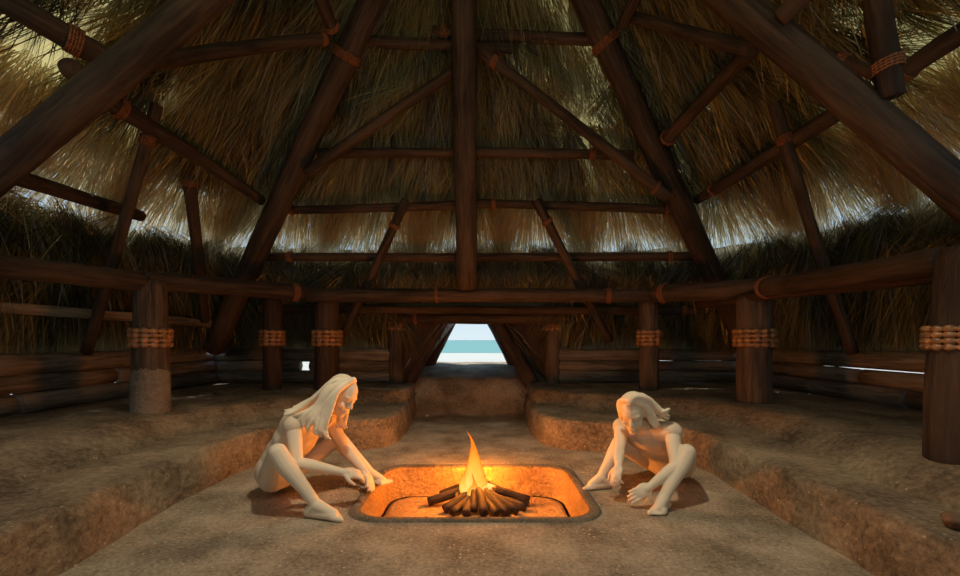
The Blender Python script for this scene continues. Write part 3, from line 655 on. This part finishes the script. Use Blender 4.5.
def person(label, J, hk=1.2):
    V_ = {k_: Vector(v_) for k_, v_ in J.items() if isinstance(v_, tuple) and k_ not in ('face', 'up')}
    root = bpy.data.objects.new('person', None); COL.objects.link(root); root.location = (V_['pelvis'].x, V_['pelvis'].y, 0)
    tag(root, label, 'person', None, 'thing'); inv = Vector(root.location)
    k = hk; bm = bmesh.new(); pel, ch, nk, hd = V_['pelvis'], V_['chest'], V_['neck'], V_['head']
    lat = (V_['sh_a']-V_['sh_b']).normalized(); hl = (V_['hip_a']-V_['hip_b']).normalized()
    def torso(b_, g):
        sp = (ch-pel).normalized(); mid = pel.lerp(ch, .5)+J_back*.02
        for c, w, d_, h_, la in ((pel+sp*.02, .165, .125, .13, hl), (pel.lerp(ch, .30)+J_back*.015, .142, .112, .15, hl.lerp(lat, .3)), (mid, .138, .108, .16, hl.lerp(lat, .5)), (pel.lerp(ch, .78), .155, .115, .15, lat), (ch+sp*.03, .165, .115, .13, lat)):
            x = (la-sp*la.dot(sp)).normalized(); y = sp.cross(x); ellipsoid(b_, c, (w*k*.95+g, d_*k*.95+g, h_*k*.9+g), Matrix((x, y, sp)).transposed())
        capsule(b_, V_['sh_a'], .052*k+g, ch+lat*.05+(nk-ch)*.45, .07*k+g); capsule(b_, V_['sh_b'], .052*k+g, ch-lat*.05+(nk-ch)*.45, .07*k+g)
    fwd_h = ((V_['ank_a']+V_['ank_b'])/2-pel); fwd_h.z = 0; fwd_h.normalize(); J_back = -fwd_h
    torso(bm, 0)
    hd_base = hd-Vector(J['up']).normalized()*.07*k
    capsule(bm, nk-(nk-ch)*.3, .062*k, nk, .05*k); capsule(bm, nk, .05*k, hd_base, .047*k)
    g = head(bm, hd, J['face'], J['up'], k)
    for s_ in 'ab':
        sh, el, wr, ti = (V_[n+'_'+s_] for n in ('sh', 'el', 'wr', 'tip'))
        capsule(bm, sh, .050*k, sh.lerp(el, .35), .046*k); capsule(bm, sh.lerp(el, .35), .046*k, el, .034*k)
        capsule(bm, el, .035*k, el.lerp(wr, .3), .038*k); capsule(bm, el.lerp(wr, .3), .038*k, wr, .023*k)
        hand(bm, wr, ti, J['pn_'+s_], J['ts_'+s_], J.get('curl_'+s_, .4), k)
        hp, kn, an, to = (V_[n+'_'+s_] for n in ('hip', 'kn', 'ank', 'toe'))
        capsule(bm, hp, .090*k, hp.lerp(kn, .45), .076*k); capsule(bm, hp.lerp(kn, .45), .076*k, kn, .052*k)
        sh_d = (an-kn); back = (kn-hp); cf = kn.lerp(an, .28)-(fwd_h*.012)
        capsule(bm, kn, .052*k, cf, .053*k); capsule(bm, cf, .053*k, kn.lerp(an, .65), .038*k); capsule(bm, kn.lerp(an, .65), .038*k, an, .031*k)
        foot(bm, an, to, k, 1 if s_ == 'a' else -1)
    for v in bm.verts: v.co -= inv
    from_bm_ = remeshed('body', bm, .0055, M['clay'], root, 5, .5)
    # sleeveless tunic round the torso, open at neck and hem
    bm = bmesh.new(); torso(bm, .014)
    for v in bm.verts: v.co -= inv
    remeshed('tunic', bm, .012, M['cloth'], root, 4)
    # hair: cap and long locks
    bm = bmesh.new(); f, s, u = basis(J['face'], J['up']); rot = Matrix((f, s, u)).transposed()
    ellipsoid(bm, g(-.036, 0, .036), (.092*k, .088*k, .092*k), rot)
    for sd, (pts, r0, r1) in enumerate(J['strands']):
        pp = [Vector(q) for q in pts]; m_ = len(pp)
        cr = []
        for i in range(m_-1):
            p0, p1, p2, p3 = pp[max(i-1, 0)], pp[i], pp[i+1], pp[min(i+2, m_-1)]
            for q in range(8):
                t = q/8; wv = (i+t)/(m_-1); cr.append(Vector((math.sin(wv*9+sd)*.011*wv, math.cos(wv*8+sd*2)*.011*wv, math.sin(wv*7+sd)*.008*wv))+.5*((2*p1)+(p2-p0)*t+(2*p0-5*p1+4*p2-p3)*t*t+(3*p1-p0-3*p2+p3)*t**3))
        cr.append(pp[-1]); nn = len(cr)
        chain(bm, cr, [r0+(r1-r0)*(i/(nn-1))**1.5 for i in range(nn)], 8)
    for v in bm.verts: v.co -= inv
    remeshed('hair', bm, .0052, M['hair'], root, 1)
    return root

def locks(c, face, up, k, targets, seed):
    """locks running from the parting over the skull to a target point each"""
    rnd = random.Random(seed); f, s, u = basis(face, up); c = Vector(c); out = []
    for (side, t, mid, r0, r1) in targets:
        g = lambda a, b, d: c+f*a*k+s*b*k+u*d*k
        start = g(.055+rnd.uniform(-.02, .02), side*.018, .105)
        over = g(rnd.uniform(-.03, .02), side*.085, .075)
        out.append(((start, over, Vector(mid), Vector(t)), r0, r1))
    return out
# --- the figure on the left
hdL, fcL, upL = (-1.062, 3.28, .770), (.80, -.42, -.50), (.52, -.05, .85)
sL = []
rnd = random.Random(4)
for i in range(9):      # swept back to the left, onto the shoulder and back
    t = i/8; sL.append(((-.99, 3.24+.04*t, .895-.02*t), (-1.10-.02*t, 3.17+.2*t, .885), (-1.21, 3.17+.20*t, .79), (-1.34-.05*math.sin(i*2), 3.13+.22*t, .69), (-1.42-.05*rnd.random(), 3.12+.22*t, .645+.03*rnd.random())))
sL = [(p, .026, .010) for p in sL]
for i in range(9):      # falling in front of the near shoulder
    t = i/8; sL.append((((-.98, 3.235, .89), (-1.045-.02*t, 3.15-.01*t, .83-.02*t), (-1.09-.06*t, 3.115, .70), (-1.12-.07*t, 3.09+.01*math.sin(i), .56), (-1.105-.10*t+.02*rnd.random(), 3.09, .47+.05*rnd.random()+.04*t)), .024, .009))
for i in range(10):     # over the ear and nape, down on the shoulder
    t = i/9; sL.append((((-1.0-.02*t, 3.225, .90), (-1.09-.04*t, 3.150, .84), (-1.16-.05*t, 3.125, .72), (-1.19-.13*t, 3.085, .625+.03*t), (-1.20-.14*t+.02*math.sin(i*2), 3.075+.02*t, .53+.07*t+.03*math.sin(i*3))), .025, .010))
for i in range(5):      # far side
    t = i/4; sL.append((((-.98, 3.29, .89), (-1.02, 3.39, .83), (-1.06-.05*t, 3.42, .70), (-1.08-.07*t, 3.42, .56), (-1.07-.08*t, 3.41, .50)), .026, .010))
person('pale long haired person seated left of the fire pit, head bowed, hands reaching down', dict(
    pelvis=(-1.585, 3.32, .175), chest=(-1.40, 3.31, .50), neck=(-1.27, 3.30, .625), head=hdL, face=fcL, up=upL,
    sh_a=(-1.365, 3.10, .575), sh_b=(-1.24, 3.50, .56), el_a=(-1.285, 2.99, .335), el_b=(-1.115, 3.50, .31), wr_a=(-.985, 3.04, .255), wr_b=(-.915, 3.36, .165),
    tip_a=(-.80, 3.11, .215), tip_b=(-.81, 3.25, .07), pn_a=(.1, .5, -.8), pn_b=(.2, -.5, -.7), ts_a=-1, ts_b=1, curl_a=.45, curl_b=.35,
    hip_a=(-1.56, 3.20, .165), hip_b=(-1.53, 3.44, .165), kn_a=(-1.385, 2.91, .43), kn_b=(-1.20, 3.60, .37), ank_a=(-1.105, 2.87, .085), ank_b=(-.90, 3.53, .085),
    toe_a=(-.90, 2.83, .02), toe_b=(-.765, 3.53, .02), strands=sL))
# --- the figure on the right
hdR, fcR, upR = (1.190, 3.30, .632), (-.42, -.78, -.46), (-.22, -.36, .90)
sR = []
for i in range(11):     # blown back to the right in one sheaf
    t = i/10; sR.append((((1.13, 3.20-.0*t, .735), (1.17+.06*t, 3.19+.03*t, .775-.0*t), (1.29+.02*t, 3.21+.10*t, .745-.05*t), (1.36, 3.20+.1*t, .665-.02*t), (1.405+.03*math.sin(i*2.3), 3.20+.05*t, .640+.035*math.sin(i*1.7))), .030, .011))
for i in range(6):      # side locks down to the shoulder
    t = i/5; sR.append((((1.15, 3.20, .745), (1.25+.02*t, 3.21+.02*t, .70), (1.30+.03*t, 3.24, .60), (1.34+.03*t, 3.25, .535+.02*t)), .030, .013))
for i in range(4):
    t = i/3; sR.append((((1.12, 3.24, .745), (1.105, 3.32+.03*t, .71), (1.12, 3.38, .62), (1.15+.03*t, 3.40, .54)), .026, .012))
person('pale person with hair blown back, seated right of the fire pit, knees apart', dict(
    pelvis=(1.60, 3.64, .17), chest=(1.40, 3.47, .415), neck=(1.30, 3.385, .525), head=hdR, face=fcR, up=upR,
    sh_a=(1.470, 3.25, .500), sh_b=(1.185, 3.55, .475), el_a=(1.42, 3.08, .285), el_b=(1.090, 3.33, .330), wr_a=(1.215, 3.035, .155), wr_b=(1.045, 3.21, .25),
    tip_a=(1.05, 3.0, .075), tip_b=(.985, 3.12, .165), pn_a=(-.3, .6, -.4), pn_b=(.5, .3, -.3), ts_a=1, ts_b=-1, curl_a=.35, curl_b=.6,
    hip_a=(1.665, 3.52, .165), hip_b=(1.50, 3.73, .165), kn_a=(1.52, 3.12, .375), kn_b=(1.155, 3.52, .345), ank_a=(1.285, 2.985, .08), ank_b=(.975, 3.43, .085),
    toe_a=(1.20, 2.90, .02), toe_b=(.85, 3.42, .02), strands=sR))

# stone on the right bench
bm = bmesh.new(); bmesh.ops.create_icosphere(bm, subdivisions=3, radius=1)
for v in bm.verts: v.co *= 1+.18*noise.noise(v.co*1.4+Vector((3, 1, 2)))
o = from_bm('stone', bm, M['stone']); o.scale = (.055, .05, .042); o.location = P(957, 527, 1.98); o.location.z = .32+.038
tag(o, 'round reddish stone on the right bench at the picture edge', 'stone', None, 'thing')

# ------------------------------------------------------------------ light
w = bpy.data.worlds.new('sky'); SC.world = w; w.use_nodes = True
nt = w.node_tree; bg = nt.nodes['Background']
tc = N(nt, 'ShaderNodeTexCoord'); sp = N(nt, 'ShaderNodeSeparateXYZ'); nt.links.new(tc.outputs['Generated'], sp.inputs[0])
nt.links.new(ramp(nt, sp.outputs['Z'], [(0., (.74, .87, .93)), (.25, (.45, .68, .90)), (1., (.25, .48, .85))]), bg.inputs[0]); bg.inputs['Strength'].default_value = 1.0
def lamp(name, kind, loc, energy, color, **kw):
    l = bpy.data.lights.new(name, kind); l.energy = energy; l.color = color
    for a, b in kw.items(): setattr(l, a, b)
    o = bpy.data.objects.new(name, l); COL.objects.link(o); o.location = loc; return o
def aim(o, to): o.rotation_euler = (Vector(to)-o.location).to_track_quat('-Z', 'Y').to_euler()
s = lamp('sun', 'SUN', (-4, 7, 24), 3.6, (1, .96, .88), angle=.01); aim(s, (1.5, 4, 0))
s = lamp('overhead_spot', 'SPOT', (0, 2.15, 4.6), 430, (1, .84, .60), spot_size=math.radians(98), spot_blend=.6, shadow_soft_size=.10); aim(s, (-.2, 1.95, 0))  # overhead spot under the closed roof, source unseen; no hole is built
lamp('fire_light', 'POINT', P(474, 455, 3.68), 52, (1, .27, .022), shadow_soft_size=.14)
lamp('ember_light', 'POINT', (-.02, 3.76, .04), 74, (1, .30, .024), shadow_soft_size=.2)
s = lamp('rear_fill', 'AREA', (0, -.55, 1.9), 7.5, (1, .88, .60), shape='RECTANGLE', size=2.6, size_y=1.4); aim(s, (0, 4.2, 3.6))  # added soft fill behind the camera; the hut has no opening there

# ------------------------------------------------------------------ camera
cam = bpy.data.cameras.new('camera'); co = bpy.data.objects.new('camera', cam); COL.objects.link(co)
co.location = (0, 0, CH); co.rotation_euler = (math.pi/2, 0, 0)
cam.sensor_width = 36; cam.lens = F/960*36; cam.shift_y = (HY-288)/960; cam.clip_start = .02; cam.clip_end = 8000
SC.camera = co
vs = SC.view_settings; vs.view_transform = 'Standard'; vs.look = 'None'; vs.exposure = 0; vs.gamma = 1; vs.use_curve_mapping = False
